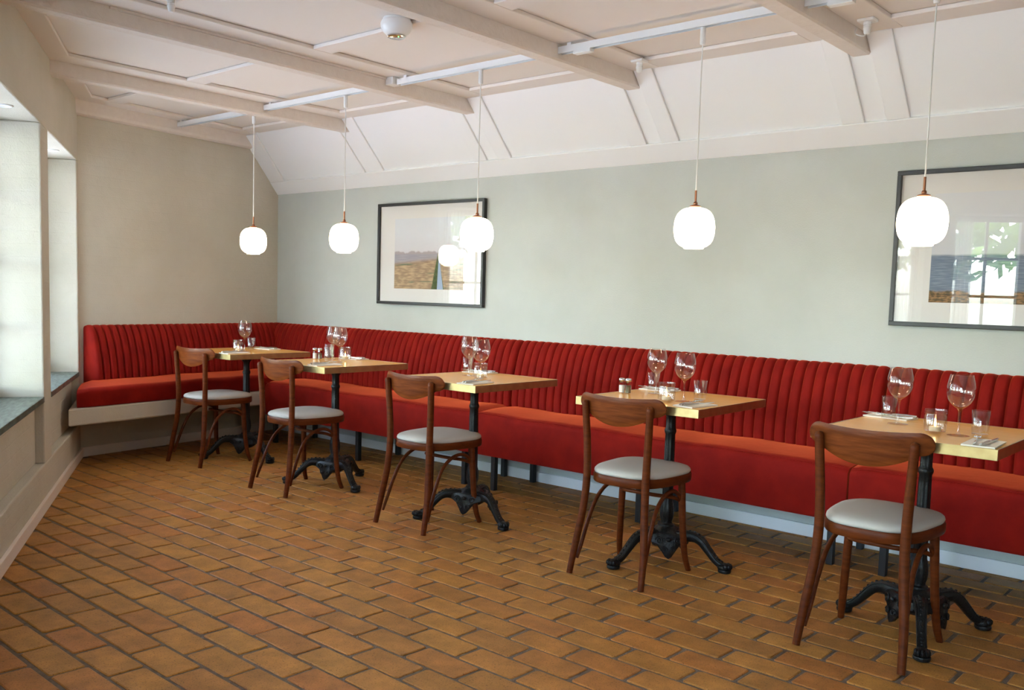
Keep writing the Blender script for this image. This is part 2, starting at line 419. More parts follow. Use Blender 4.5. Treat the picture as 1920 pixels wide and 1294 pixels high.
# ------------------------------------------------------------------ walls
w = MB(); w.box((-.3, 0, -.05), (XB + .3, .2, HW + .05))
tag(w.build('wall_right', M['sage']), 'long sage green plastered wall behind the banquette', kind='structure')
w = MB(); w.fbox(EP, (-.3, -.2, -.05), (1.79, 0, 2.6))
tag(w.build('wall_back', M['sage_brick']), 'short olive grey limewashed end wall', kind='structure')
WINS = [(0.05 + 1.49 * k if k else .05, 1.29 + 1.49 * k) for k in range(6)]
WINS = [(a + (.0 if k == 0 else -.01), b) for k, (a, b) in enumerate(WINS)]
ZS, ZH, WD = .56, 2.0, .40
w = MB()
w.fbox(LP, (-.25, 0, -.05), (LLEN + .3, WD, .235))
w.fbox(LP, (-.25, 0, ZH), (LLEN + .3, WD, 2.6))
edges = [-.02] + [e for ab in WINS for e in ab] + [LLEN + .3]
for i in range(0, len(edges), 2): w.fbox(LP, (edges[i], 0, .235), (edges[i + 1], WD, ZH))
for a, b in WINS: w.fbox(LP, (a, .045, .235), (b, WD, ZS))
tag(w.build('wall_left', M['sage_brick'], bevel=.008), 'limewashed window wall with deep window recesses', kind='structure')
w = MB(); w.box((XB, yleft(XB) - .6, -.05), (XB + .2, .2, 2.6))
tag(w.build('wall_front', M['sage']), 'plain wall behind the viewer', kind='structure')
# masonry ledge that carries the short bench
w = MB()
def lt(o): return 1.79 + .813 * o
led = [EP(0.02, 0, .30), EP(lt(0), 0, .30), EP(lt(.47), .47, .30), EP(.5, .47, .30)]
w.hexa([EP(.02, -.01, .295), EP(lt(0) + .02, -.01, .295), EP(lt(.47), .47, .295), EP(.06, .47, .295)],
       [EP(.02, -.01, .405), EP(lt(0) + .02, -.01, .405), EP(lt(.47), .47, .405), EP(.06, .47, .405)])
tag(w.build('wall_ledge', M['sage_brick'], bevel=.01), 'limewashed masonry ledge carrying the short bench', kind='structure')
# baseboards
w = MB(); w.fbox(EP, (0, 0, 0), (1.80, .016, .065)); tag(w.build('baseboard_back', M['base'], bevel=.003), 'pale painted skirting under the short bench', kind='structure')
w = MB(); w.fbox(LP, (-.01, -.018, 0), (LLEN, 0, .062)); tag(w.build('baseboard_left', M['base'], bevel=.003), 'pale painted skirting along the window wall', kind='structure')
w = MB(); w.box((0, -.016, 0), (XB, 0, .065)); tag(w.build('baseboard_right', M['white'], bevel=.003), 'white skirting under the long banquette', kind='structure')

# ------------------------------------------------------------------ windows
def window(k, a, b):
    c = (a + b) / 2; hw = (b - a) / 2
    root = empty('window_%d' % (k + 1), LP(c, .26, ZS + .03), -LA)
    tag(root, 'white glazed casement window number %d from the corner bench' % (k + 1), kind='structure')
    # local frame: x along wall, y into the room (-LN)
    z0, z1 = 0.0, ZH - ZS - .03
    f = MB()
    f.box((-hw, -.03, z0), (-hw + .05, .03, z1)); f.box((hw - .05, -.03, z0), (hw, .03, z1))
    f.box((-hw + .05, -.03, z0), (hw - .05, .03, z0 + .06)); f.box((-hw + .05, -.03, z1 - .05), (hw - .05, .03, z1))
    f.build('frame', M['winframe'], root, bevel=.004)
    m = MB(); m.box((-.04, -.035, z0 + .06), (.04, .035, z1 - .05)); m.build('mullion', M['winframe'], root, bevel=.004)
    pw = (hw - .05 - .04 - .022) / 2; ph = (z1 - .11 - 3 * .022) / 4
    gm = MB(); gm.box((-pw / 2, -.002, -ph / 2), (pw / 2, .002, ph / 2)); gme = gm.mesh('pane'); gme.materials.append(M['pane'])
    for sx in (-1, 1):
        g = MB(); cx = sx * (.04 + (hw - .09) / 2)
        g.box((cx - .011, -.014, z0 + .06), (cx + .011, .014, z1 - .05)); g.build('glazing_bar', M['winframe'], root)
        for r_ in range(1, 4):
            g = MB(); zz = z0 + .06 + r_ * ph + (r_ - 1) * .022
            x0, x1 = sorted((sx * .04, sx * (hw - .05))); g.box((x0, -.012, zz), (x1, .012, zz + .022)); g.build('glazing_bar', M['winframe'], root)
        for r_ in range(4):
            for q in (0, 1):
                o = bpy.data.objects.new('pane', gme); COL.objects.link(o); o.parent = root
                o.location = (sx * (.04 + pw / 2 + q * (pw + .022)), 0, z0 + .06 + ph / 2 + r_ * (ph + .022))
    s = MB(); s.box((-hw + .001, -.04, -.03), (hw - .001, .262, 0)); s.build('sill', M['marble'], root, bevel=.003)
    lt_ = bpy.data.lights.new('window_portal', 'AREA'); lt_.shape = 'RECTANGLE'; lt_.size = 2 * hw; lt_.size_y = z1; lt_.cycles.is_portal = True
    lo = bpy.data.objects.new('window_portal', lt_); COL.objects.link(lo)
    lo.location = LP(c, .36, (ZS + .03 + ZH) / 2)
    lo.rotation_euler = Vector((-LN.x, -LN.y, 0)).to_track_quat('-Z', 'Y').to_euler()
for k, (a, b) in enumerate(WINS): window(k, a, b)

# ------------------------------------------------------------------ ceiling
cl = MB()
cl.box((-.6, -7.6, ZC + .02), (XB + .3, .35, ZC + .22))
ceiling = tag(cl.build('ceiling', M['ceil']), 'white painted boarded ceiling with beams', kind='structure')
TH = .019
def board(a, b, name='board'):
    m = MB(); m.box((a[0], a[1], ZC), (b[0], b[1], ZC + TH)); return m.build(name, M['ceil'], ceiling, bevel=.004)
def clip_board(x0, x1, y1, name='board'):
    """board along y between x0, x1 from y1 back to the window wall"""
    m = MB(); m.hexa([(x0, yleft(x0) - .02, ZC), (x1, yleft(x1) - .02, ZC), (x1, y1, ZC), (x0, y1, ZC)], [(x0, yleft(x0) - .02, ZC + TH), (x1, yleft(x1) - .02, ZC + TH), (x1, y1, ZC + TH), (x0, y1, ZC + TH)])
    return m.build(name, M['ceil'], ceiling, bevel=.004)
BD = .16
edges_x = [0.0] + BEAMS
for i, c in enumerate(BEAMS):
    # beam with its end cut along the slope
    yb = SLY * (ZB - HW) / (ZC - HW); yt = SLY
    yl0, yl1 = yleft(c - BW) - .02, yleft(c + BW) - .02
    ch = .008
    lo_ = [(c - BW, ZC + .015), (c - BW, ZB + ch), (c - BW + ch, ZB), (c + BW - ch, ZB), (c + BW, ZB + ch), (c + BW, ZC + .015)]
    m = MB(); nseg = 14
    def beam_pt(k, x, z):
        t = k / nseg
        ya = SLY * (min(z, ZC) - HW) / (ZC - HW) + .004; yb_ = yleft(x) - .02
        wob = .0012 * math.sin(9 * t + c * 7 + z * 40) if 0 < k < nseg else 0
        return (x + wob, ya + (yb_ - ya) * t, z + wob)
    b0 = len(m.v)
    for k in range(nseg + 1):
        for (x, z) in lo_: m.v.append(beam_pt(k, x, z))
    for k in range(nseg):
        for q in range(6):
            q2 = (q + 1) % 6; m.f.append((k * 6 + q, k * 6 + q2, k * 6 + 6 + q2, k * 6 + 6 + q))
    m.f.append((0, 1, 2, 3, 4, 5)[::-1]); m.f.append(tuple(nseg * 6 + q for q in range(6)))
    m.build('beam', M['beam'], ceiling)
    clip_board(c + BW, c + BW + BD, SLY); clip_board(c - BW - BD, c - BW, SLY)
x_prev = .05
# boards along the end-wall beam
m = MB(); m.hexa([(EP(.3, .04, ZC)), EP(1.80, .04, ZC), EP(1.80 + .12, .20, ZC), EP(.35, .19, ZC)], [EP(.3, .04, ZC + TH), EP(1.80, .04, ZC + TH), EP(1.92, .20, ZC + TH), EP(.35, .19, ZC + TH)])
m.build('board', M['ceil'], ceiling, bevel=.004)
for i in range(7):
    xa = (BEAMS[i - 1] + BW + BD) if i else .30
    xb = BEAMS[i] - BW - BD
    board((xa if i else .295, SLY - .155, 0), (xb, SLY, 0))
    board((xa if i else .475, -1.645, 0), (xb, -1.53, 0), 'cross_board')
    if i >= 2: board((xa, -2.93, 0), (xb, -2.815, 0), 'cross_board')
    m = MB(); x0, x1 = (BEAMS[i - 1] + BW if i else .25), BEAMS[i] - BW
    m.hexa([(x0, yleft(x0) - .02, ZC + .0005), (x1, yleft(x1) - .02, ZC + .0005), (x1, yleft(x1) + .125, ZC + .0005), (x0, yleft(x0) + .125, ZC + .0005)], [(x0, yleft(x0) - .02, ZC + TH), (x1, yleft(x1) - .02, ZC + TH), (x1, yleft(x1) + .125, ZC + TH), (x0, yleft(x0) + .125, ZC + TH)])
    m.build('edge_board', M['ceil'], ceiling, bevel=.004)
# end-wall beam, coved lower edge
m = MB(); prof = [(0, ZC + .015), (.055, ZC + .015), (.055, 2.322), (.047, 2.305), (.03, 2.297), (0, 2.295)]
def t0(z): return -SLY * (min(z, ZC) - HW) / (ZC - HW) / math.cos(EA) - .004
m.hexa([EP(t0(z), o, z) for o, z in prof], [EP(1.82 + .8 * o, o, z) for o, z in prof]); m.build('wall_beam', M['beam'], ceiling, bevel=.002)
# sloped panels between ceiling and long wall
def SP(x, d, h):
    v = SL * d + SNRM * h; return Vector((x, v.y, HW + v.z))
m = MB(); m.fbox(SP, (-.3, -.12, -.2), (XB + .3, SLEN + .1, 0)); m.build('slope_panel', M['white'], ceiling)
m = MB(); m.fbox(SP, (-.05, -.012, 0), (XB, .112, .016)); m.build('slope_trim', M['white'], ceiling, bevel=.004)
for c in BEAMS:
    for sx in (-1, 1):
        x0, x1 = sorted((c + sx * .05, c + sx * .16)); m = MB(); m.fbox(SP, (x0, .112, 0), (x1, SLEN + .01, .013)); m.build('slope_batten', M['white'], ceiling, bevel=.004)
m = MB(); m.hexa([SP(0.0, .112, 0), SP(.205, .112, 0), SP(.25, SLEN, 0), SP(.02, SLEN, 0)], [SP(0.0, .112, .013), SP(.205, .112, .013), SP(.25, SLEN, .013), SP(.02, SLEN, .013)])
m.build('slope_batten', M['white'], ceiling, bevel=.004)
# surface cable duct on the second beam
m = MB(); m.box((BEAMS[1] + BW, -2.6, ZC - .012), (BEAMS[1] + BW + .012, -1.03, ZC - .001)); m.build('cable_duct', M['beam'], ceiling)

# ------------------------------------------------------------------ banquettes
def back_profile(lean=1.0):
    pts = [(-.150, .455), (-.158, .52), (-.152, .60), (-.138, .69), (-.118, .77), (-.096, .835), (-.074, .876), (-.052, .898), (-.028, .904), (-.004, .900)]
    return spline([Vector((0, y, z)) for y, z in pts], 4)
PROF = back_profile()
def channel_back(x0, x1, fn, pitch=.058, amp=.017, taper0=True, taper1=True):
    """channelled backrest; fn(x, y, z) places it"""
    n = max(1, round((x1 - x0) / pitch)); per = 12; nx = n * per; m = MB()
    rows = []
    for i in range(nx + 1):
        u = i / nx; q = (u * n) % 1.0; x = x0 + (x1 - x0) * u
        if i == nx: q = 0.0
        h = 1 - abs(2 * q - 1) ** 4
        e = min((x - x0) if taper0 else 9, (x1 - x) if taper1 else 9); edge = 0
        if e < .025: edge = .018 * (1 - math.sqrt(max(0, 1 - (1 - e / .025) ** 2)))
        for k, pv in enumerate(PROF):
            t = k / (len(PROF) - 1)
            d = PROF[min(k + 1, len(PROF) - 1)] - PROF[max(k - 1, 0)]
            nr = Vector((0, -d.z, d.y)).normalized()
            fade = max(0, min(1, (1 - t) / .16)); fade = fade * fade * (3 - 2 * fade)
            f2 = max(.0, min(1, t / .03))
            disp = amp * (h - .9) * fade - edge
            p_ = pv + nr * disp
            m.v.append(tuple(fn(x, min(p_.y, 0), p_.z)))
    K = len(PROF)
    for i in range(nx):
        for k in range(K - 1): m.f.append((i * K + k, (i + 1) * K + k, (i + 1) * K + k + 1, i * K + k + 1))
    # closed back, bottom and ends
    for i, fl_ in ((0, True), (nx, False)):
        b = len(m.v); x = x0 if i == 0 else x1
        m.v.append(tuple(fn(x, -.002, .455)))
        f = tuple([i * K + k for k in range(K)] + [b]); m.f.append(f if fl_ else tuple(reversed(f)))
    bb = len(m.v) - 2
    for i in range(nx):
        pass
    m.f.append((bb, 0 * K, nx * K, bb + 1)); m.f.append((bb, bb + 1, nx * K + K - 1, K - 1))
    return m
def seat_block(x0, x1, fn, yf=-.505, yb=-.10, z0=.225, z1=.488, r=.045, crown=.010):
    """upholstered seat with soft front edge; fn(x, y, z)"""
    pr = [(yb, z0), (yf + .006, z0), (yf + .002, z0 + .012), (yf, (z0 + z1) / 2), (yf + .001, z1 - r)]
    for a in range(1, 7):
        t = a / 6 * math.pi / 2; pr.append((yf + r * (1 - math.cos(t)), z1 - r + r * math.sin(t) * .92))
    for a in range(1, 7):
        t = a / 6; pr.append((yf + r + (yb - yf - r) * t, z1 - r * .08 + crown * math.sin(math.pi * t)))
    pr.append((yb, z0))
    nx = max(8, int((x1 - x0) / .05)); m = MB(); K = len(pr)
    for i in range(nx + 1):
        u = i / nx; x = x0 + (x1 - x0) * u; e = min(x - x0, x1 - x); sh = 0
        if e < .03: sh = .014 * (1 - math.sqrt(max(0, 1 - (1 - e / .03) ** 2)))
        wv = .0025 * math.sin(x * 7.3) + .0018 * math.sin(x * 17 + 1)
        for (y, z) in pr:
            top = max(0, min(1, (z - z0) / (z1 - z0)))
            m.v.append(tuple(fn(x, y + (sh if y < yf + .1 else 0), z + (wv - sh) * top)))
    for i in range(nx):
        for k in range(K - 1): m.f.append((i * K + k, i * K + k + 1, (i + 1) * K + k + 1, (i + 1) * K + k))
    m.f.append(tuple(k for k in range(K - 1))[::-1]); m.f.append(tuple(nx * K + k for k in range(K - 1)))
    return m
ident = lambda x, y, z: Vector((x, y, z))
def bench(x0, x1, legs, label):
    root = empty('banquette_bench', ((x0 + x1) / 2, -.25, 0)); L0 = Vector(((x0 + x1) / 2, -.25, 0))
    fn = lambda x, y, z: Vector((x, y, z)) - L0
    tag(root, label, 'bench', 'velvet banquette benches')
    g = .004
    channel_back(x0 + g, x1 - g, fn).build('backrest', M['velvet'], root, smooth=50)
    seat_block(x0 + g, x1 - g, fn).build('seat', M['velvet'], root, smooth=45)
    # piping seam along the front edge
    s = MB(); n = int((x1 - x0) / .04)
    s.tube([fn(x0 + .02 + (x1 - x0 - .04) * i / n, -.4935, .4745 + .0022 * math.sin((x0 + (x1 - x0) * i / n) * 7.3)) for i in range(n + 1)], .0028, 6)
    s.build('piping', M['velvet'], root, smooth=60)
    f = MB(); f.box(fn(x0 + .02, -.45, .215), fn(x1 - .02, -.06, .232)); f.build('frame', M['blackmetal'], root)
    for lx in legs:
        for ly in (-.415, -.045):
            q = MB(); q.box(fn(lx - .016, ly - .016, 0), fn(lx + .016, ly + .016, .222)); q.build('leg', M['blackmetal'], root, bevel=.003)
    return root
bench(.56, 2.775, (.60, 1.60, 2.645), 'long red velvet bench section beside the masonry corner bench')
bench(2.775, 5.09, (2.895, 3.95, 5.0), 'long red velvet bench section in the middle of the long wall')
bench(5.09, 7.40, (5.24, 6.3, 7.3), 'long red velvet bench section at the right edge of the photo')
cb = empty('corner_bench', EP(.95, .25, .405)); CB0 = EP(.95, .25, .405)
tag(cb, 'short red velvet bench on the masonry ledge of the end wall', 'bench')
efn = lambda x, y, z: EP(x, -y, z) - CB0
channel_back(.01, 1.765, efn, pitch=.055, amp=.02, taper0=False).build('backrest', M['velvet'], cb, smooth=50)
channel_back(.03, .552, lambda x, y, z: Vector((x, y, z)) - CB0, pitch=.055, taper0=False).build('backrest', M['velvet'], cb, smooth=50)
def efn2(x, y, z):
    # the left end follows the slanted window wall
    o = -y; t = x
    k = max(0, min(1, (t - 1.2) / .56)); t2 = t + k * (.813 * max(0, o - .0)) * 1.0
    return EP(t2, o, z) - CB0
seat_block(.10, 1.745, efn2, yf=-.475, yb=-.06, z0=.408, z1=.535, r=.04, crown=.012).build('seat', M['velvet'], cb, smooth=45)

# ------------------------------------------------------------------ bentwood chairs
def chair_proto():
    root = empty('bentwood_chair', (0, 0, 0))
    # outline of the seat
    def outline(k=1.0, n=40):
        pts = []
        for i in range(n):
            a = 2 * math.pi * i / n; c, s = math.cos(a), math.sin(a)
            e = 2 / 3.1
            x = math.copysign(abs(c) ** e, c); y = math.copysign(abs(s) ** e, s)
            wx = .181 + .020 * y
            pts.append((x * wx * k, .062 + y * .212 * k))
        return pts
    n = 40
    rim = MB(); rings = [(outline(.985), .402), (outline(1.0), .408), (outline(1.0), .434), (outline(.985), .440)]
    for ring, z in rings: rim.v += [(x, y, z) for x, y in ring]
    for k in range(3):
        for i in range(n): rim.f.append((k * n + i, k * n + (i + 1) % n, (k + 1) * n + (i + 1) % n, (k + 1) * n + i))
    rim.f.append(tuple(range(n))[::-1]); rim.f.append(tuple(3 * n + i for i in range(n)))
    rim.build('seat_rim', M['chairwood'], root, smooth=50)
    cs = MB(); pr = [(.965, .440), (.985, .447), (.975, .455), (.94, .462), (.85, .468), (.6, .473), (.3, .475)]
    for k, z in pr: cs.v += [(x, y, z) for x, y in outline(k)]
    for k in range(len(pr) - 1):
        for i in range(n): cs.f.append((k * n + i, k * n + (i + 1) % n, (k + 1) * n + (i + 1) % n, (k + 1) * n + i))
    cs.f.append(tuple((len(pr) - 1) * n + i for i in range(n))); cs.f.append(tuple(range(n))[::-1])
    cs.build('seat_cushion', M['seat'], root, smooth=60)
    for s in (-1, 1):
        p_ = spline([(s * .180, -.197, 0), (s * .170, -.168, .14), (s * .153, -.145, .29), (s * .147, -.136, .42), (s * .150, -.136, .55), (s * .157, -.142, .68), (s * .160, -.147, .742)], 6)
        rr = rspline([.0135, .0155, .0165, .0168, .0165, .0158, .0150], 6)
        q = MB(); q.tube(p_ + [Vector((s * .1605, -.1478, .750)), Vector((s * .161, -.148, .7535))], rr + [.0115, .005], 14); q.build('rear_leg', M['chairwood'], root, smooth=50)
        p_ = spline([(s * .180, .205, 0), (s * .171, .186, .06), (s * .163, .174, .16), (s * .156, .168, .28), (s * .150, .164, .405)], 6)
        q = MB(); q.tube(p_, rspline([.0125, .0140, .0150, .0158, .0160], 6), 14); q.build('front_leg', M['chairwood'], root, smooth=50)
        p_ = spline([(s * .150, .160, .315), (s * .149, .140, .348), (s * .149, .085, .368), (s * .150, .015, .355), (s * .153, -.050, .305), (s * .158, -.098, .22), (s * .163, -.135, .125), (s * .169, -.158, .06)], 6)
        q = MB(); q.tube(p_, rspline([.008, .0088, .009, .009, .009, .009, .0085, .0065], 6), 10); q.build('side_brace', M['chairwood'], root, smooth=60)
    p_ = spline([(-.146, .158, .318), (-.130, .115, .335), (-.08, .06, .345), (0, .038, .35), (.08, .06, .345), (.130, .115, .335), (.146, .158, .318)], 6)
    q = MB(); q.tube(p_, .0085, 10); q.build('front_brace', M['chairwood'], root, smooth=60)
    # bent backrest panel
    nx, nz = 44, 8; th = .0055
    def zt(u): return .778 + .010 * u * u if u < .8 else .7844 - .042 * (1 - math.sqrt(max(0, 1 - ((u - .8) / .2) ** 2)))
    def zb(u): return .655 + .082 * u * u if u < .8 else .7075 + .0349 * (1 - math.sqrt(max(0, 1 - ((u - .8) / .2) ** 2)))
    bk = MB(); K = nz + 1
    for side in (-1, 1):
        for i in range(nx + 1):
            w_ = -math.cos(math.pi * i / nx); x = .212 * w_; u = abs(w_)
            yc = -.153 + 1.15 * x * x
            for j in range(K):
                t = j / nz; z = zb(u) + (zt(u) - zb(u)) * t
                ed = min(t, 1 - t) * (zt(u) - zb(u)); tt = th * (1 if ed > .004 else .35 + .65 * ed / .004)
                if u > .97: tt = min(tt, th * .8)
                bk.v.append((x, yc - (z - .72) * .10 + side * tt, z))
    off = (nx + 1) * K
    for i in range(nx):
        for j in range(nz):
            a, b, c, d = i * K + j, (i + 1) * K + j, (i + 1) * K + j + 1, i * K + j + 1
            bk.f.append((a, b, c, d)); bk.f.append((off + d, off + c, off + b, off + a))
        bk.f.append((i * K, off + i * K, off + (i + 1) * K, (i + 1) * K)); e = nz
        bk.f.append((i * K + e, (i + 1) * K + e, off + (i + 1) * K + e, off + i * K + e))
    for i, fl_ in ((0, 0), (nx, 1)):
        for j in range(nz):
            q_ = (i * K + j, i * K + j + 1, off + i * K + j + 1, off + i * K + j); bk.f.append(q_ if not fl_ else q_[::-1])
    bk.build('backrest', M['backwood'], root, smooth=50)
    return root
TNAME = ['table nearest the corner', 'second table from the corner', 'middle table', 'fourth table from the corner', 'nearest table at the right']
CHAIRS = [(.965, -1.195, 5), (2.065, -1.268, 0), (3.195, -1.252, 0), (4.42, -1.198, 2), (5.497, -1.285, 0)]
cp = chair_proto()
for i, (x, y, a) in enumerate(CHAIRS):
    c = cp if i == 0 else copy_tree(cp)
    c.location = (x, y, 0); c.rotation_euler = (0, 0, R(a))
    tag(c, 'dark bentwood chair with grey padded seat at the ' + TNAME[i], 'chair', 'bentwood chairs along the banquette')

# ------------------------------------------------------------------ bistro tables
ZT = .752
def table_proto():
    root = empty('bistro_table', (0, 0, 0)); h = .305; g = .315
    t = MB(); t.box((-h + .004, -g + .004, ZT - .034), (h - .004, g - .004, ZT)); t.build('table_top', M['tabletop'], root, bevel=.0015)
    b = MB(); e = .004
    for (a0, a1) in (((-h, -g), (h, -g + e)), ((-h, g - e), (h, g)), ((-h, -g + e), (-h + e, g - e)), ((h - e, -g + e), (h, g - e))):
        b.box((a0[0], a0[1], ZT - .035), (a1[0], a1[1], ZT + .0008))
    b.build('edge_band', M['brass'], root, bevel=.001)
    p_ = MB()
    for a in (45, 135):
        s = len(p_.v); p_.box((-.2, -.02, ZT - .042), (.2, .02, ZT - .034)); p_.xform(Matrix.Rotation(R(a), 4, 'Z'), s)
    p_.build('mounting_plate', M['iron'], root)
    prof = [(.030, .150), (.036, .165), (.034, .176), (.026, .182), (.025, .190), (.029, .205), (.031, .225), (.0305, .25), (.027, .272), (.0245, .280), (.0235, .30), (.023, .40), (.022, .55), (.0215, .588),
            (.0245, .593), (.0268, .600), (.0268, .606), (.0245, .612), (.021, .618), (.0205, .65), (.021, .668), (.026, .678), (.0325, .686), (.0345, .694), (.0345, .718), (.036, .7185), (.036, .7195)]
    amp = [0, 0, 0, 0, .03, .06, .06, .05, .03, .05, .07, .07, .07, .05, 0, 0, 0, 0, .05, .06, .05, .04, .04, .05, .05, 0, 0]
    c = MB(); c.lathe(prof, 48, flutes=8, amp=amp); c.build('column', M['iron'], root, smooth=40)
    hb = MB(); hp = [(.040, .075), (.060, .088), (.072, .108), (.074, .128), (.064, .148), (.048, .162), (.037, .170), (.0, .171)]
    hb.lathe(hp[:-1], 36, flutes=12, amp=[0, .03, .05, .06, .05, .03, 0]); hb.build('hub', M['iron'], root, smooth=50)
    for k in range(3):
        A = Matrix.Rotation(R(120 * k), 4, 'Z')
        pth = spline([(.030, 0, .118), (.085, 0, .132), (.135, 0, .136), (.170, 0, .120), (.205, 0, .083), (.240, 0, .046), (.272, 0, .028)], 5)
        n = len(pth); rad = []
        wv = rspline([.028, .027, .024, .021, .019, .018, .019], 5); hv = rspline([.036, .032, .026, .022, .019, .017, .018], 5)
        lg = MB()
        # half-round section, ridged on top
        U = Vector((0, 1, 0)); b0 = 0; ns = 12
        for i, q in enumerate(pth):
            d = (pth[min(i + 1, n - 1)] - pth[max(i - 1, 0)]).normalized(); W = U.cross(d) * -1
            for j in range(ns):
                a = 2 * math.pi * j / ns; ca, sa = math.cos(a), math.sin(a)
                fl_ = 1 - .16 * (math.cos(2 * a) ** 2)
                lg.v.append(tuple(q + U * (ca * wv[i] * fl_) + W * (sa * hv[i] * fl_)))
        for i in range(n - 1):
            for j in range(ns): lg.f.append((i * ns + j, i * ns + (j + 1) % ns, (i + 1) * ns + (j + 1) % ns, (i + 1) * ns + j))
        lg.f.append(tuple(range(ns))[::-1]); lg.f.append(tuple((n - 1) * ns + j for j in range(ns)))
        for i in range(4, n - 2, 2):
            d = (pth[i + 1] - pth[i - 1]).normalized(); W = d.cross(U)
            W = W if W.z > 0 else -W
            q = pth[i] + W * hv[i] * .86; lg.ball(tuple(q), (.0065, .0055, .0050), 8, 5)
        for sgn in (-1, 1):
            lg.tube([q + U * (sgn * wv[i] * .72) + ((pth[min(i + 1, n - 1)] - pth[max(i - 1, 0)]).normalized().cross(U)) * (hv[i] * .66) for i, q in enumerate(pth)][3:-1], .0035, 6)
        lg.xform(A); leg = lg.build('leg', M['iron'], root, smooth=60)
        ft = MB(); ft.lathe([(.022, 0), (.0285, .003), (.030, .011), (.028, .016)], 20, (.282, 0, 0))
        st = len(ft.v); ft.ball((.278, 0, .024), (.030, .027, .020), 14, 8)
        for a in (-70, -35, 0, 35, 70): ft.ball((.284 + .021 * math.cos(R(a)), .022 * math.sin(R(a)), .029), (.0125, .0075, .013), 8, 5)
        ft.lathe([(.011, 0), (.0135, .004), (.011, .008), (.004, .010)], 10, (.262, 0, .036))
        ft.xform(A); ft.build('foot', M['iron'], leg, smooth=50)
        # scrolled shield hanging between the legs
        B = Matrix.Rotation(R(120 * k + 60), 4, 'Z'); sh = MB()
        out = [(-.092, .132), (-.060, .146), (0, .150), (.060, .146), (.092, .132), (.084, .112), (.052, .100), (.034, .078), (.014, .050), (0, .042), (-.014, .050), (-.034, .078), (-.052, .100), (-.084, .112)]
        def sx(y, z, d): return (.076 + d - .10 * abs(y) - 1.6 * y * y + .2 * (.146 - z), y, z)
        nn = len(out)
        sh.v += [sx(y, z, 0) for y, z in out] + [sx(y, z, .012) for y, z in out] + [sx(y * .72, .1 + (z - .1) * .72, .018) for y, z in out]
        for r0 in (0, 1):
            for i in range(nn): sh.f.append((r0 * nn + i, r0 * nn + (i + 1) % nn, (r0 + 1) * nn + (i + 1) % nn, (r0 + 1) * nn + i))
        sh.f.append(tuple(2 * nn + i for i in range(nn))); sh.f.append(tuple(range(nn))[::-1])
        for sg in (-1, 1):
            for (cy_, cz_, rr) in ((.042, .121, .018), (.018, .084, .013)):
                sp_ = []
                for q in range(22):
                    a = q * .5; r_ = rr * (1 - q / 26)
                    y_ = sg * (cy_ + r_ * math.cos(a)); z_ = cz_ + r_ * math.sin(a); X = sx(y_, z_, .021); sp_.append(X)
                sh.tube(sp_, .0032, 6)
        sh.ball(sx(0, .128, .022), (.008, .012, .010), 10, 6)
        sh.xform(B); sh.build('shield_ornament', M['iron'], root, smooth=40)
    return root
TABLES = [(1.01, -.935, 0, -119), (2.11, -1.015, 0, -132), (3.29, -1.02, 0, -131), (4.445, -.945, 1.5, -111), (5.58, -1.045, 0, -68)]
tp = table_proto()
for i, (x, y, a, ft) in enumerate(TABLES):
    t = tp if i == 0 else copy_tree(tp)
    t.location = (x, y, 0); t.rotation_euler = (0, 0, R(a))
    for ch in t.children:
        if ch.name.split('.')[0] in ('leg', 'shield_ornament'): ch.rotation_euler = (0, 0, R(ft - a))
    tag(t, 'square oak bistro table with brass edge on black iron tripod, ' + TNAME[i], 'table', 'bistro tables along the banquette')

# ------------------------------------------------------------------ table ware
def lathe_obj(prof, n=32): m = MB(); m.lathe(prof, n, cap=False); return m
def proto(fn, *a):
    o = fn(*a); return o
wg = empty('wine_glass', (0, 0, 0))
lathe_obj([(.0005, .0035), (.030, .0028), (.036, .0015), (.0362, 0), (.0005, 0)], 36).build('foot', M['stemglass'], wg, smooth=60)
lathe_obj([(.0105, .0035), (.006, .008), (.0042, .02), (.0036, .05), (.0042, .078), (.007, .090), (.012, .0965)], 16).build('stem', M['stemglass'], wg, smooth=60)
bp_ = [(.0005, .093), (.012, .0955), (.025, .105), (.037, .119), (.0445, .137), (.0470, .153), (.0462, .168), (.0425, .187), (.0385, .203), (.0365, .2105), (.0356, .2105), (.0376, .203), (.0415, .187), (.0452, .168), (.0460, .153), (.0435, .1375), (.036, .1205), (.024, .107), (.0005, .0985)]
lathe_obj([q.to_2d() if False else (q.x, q.y) for q in spline([(a, b, 0) for a, b in bp_], 3)], 40).build('bowl', M['stemglass'], wg, smooth=70)
tu = lathe_obj([(.0005, .001), (.0265, .001), (.028, .003), (.0285, .03), (.0295, .092), (.029, .0925), (.0283, .092), (.0272, .03), (.0265, .012), (.0005, .010)], 36).build('water_tumbler', M['glass'], None, smooth=50)
cj = empty('candle_jar', (0, 0, 0))
lathe_obj([(.0005, .001), (.034, .001), (.0375, .005), (.038, .012), (.038, .060), (.0355, .066), (.0355, .069), (.0368, .0695), (.0368, .0715), (.0355, .072), (.0355, .0755), (.0368, .076), (.0368, .078), (.0355, .0785), (.0355, .083), (.034, .0835), (.0335, .082), (.0335, .066), (.0358, .059), (.036, .012), (.034, .008), (.0005, .008)], 40).build('jar', M['glass'], cj, smooth=50)
m = MB(); m.lathe([(.019, .008), (.0195, .009), (.0195, .022), (.0185, .023)], 24); m.build('tea_light', M['wax'], cj, smooth=50)
m = MB(); m.lathe([(.0012, .023), (.0035, .027), (.0042, .031), (.003, .037), (.0008, .043)], 12); m.build('flame', M['flame'], cj, smooth=60)
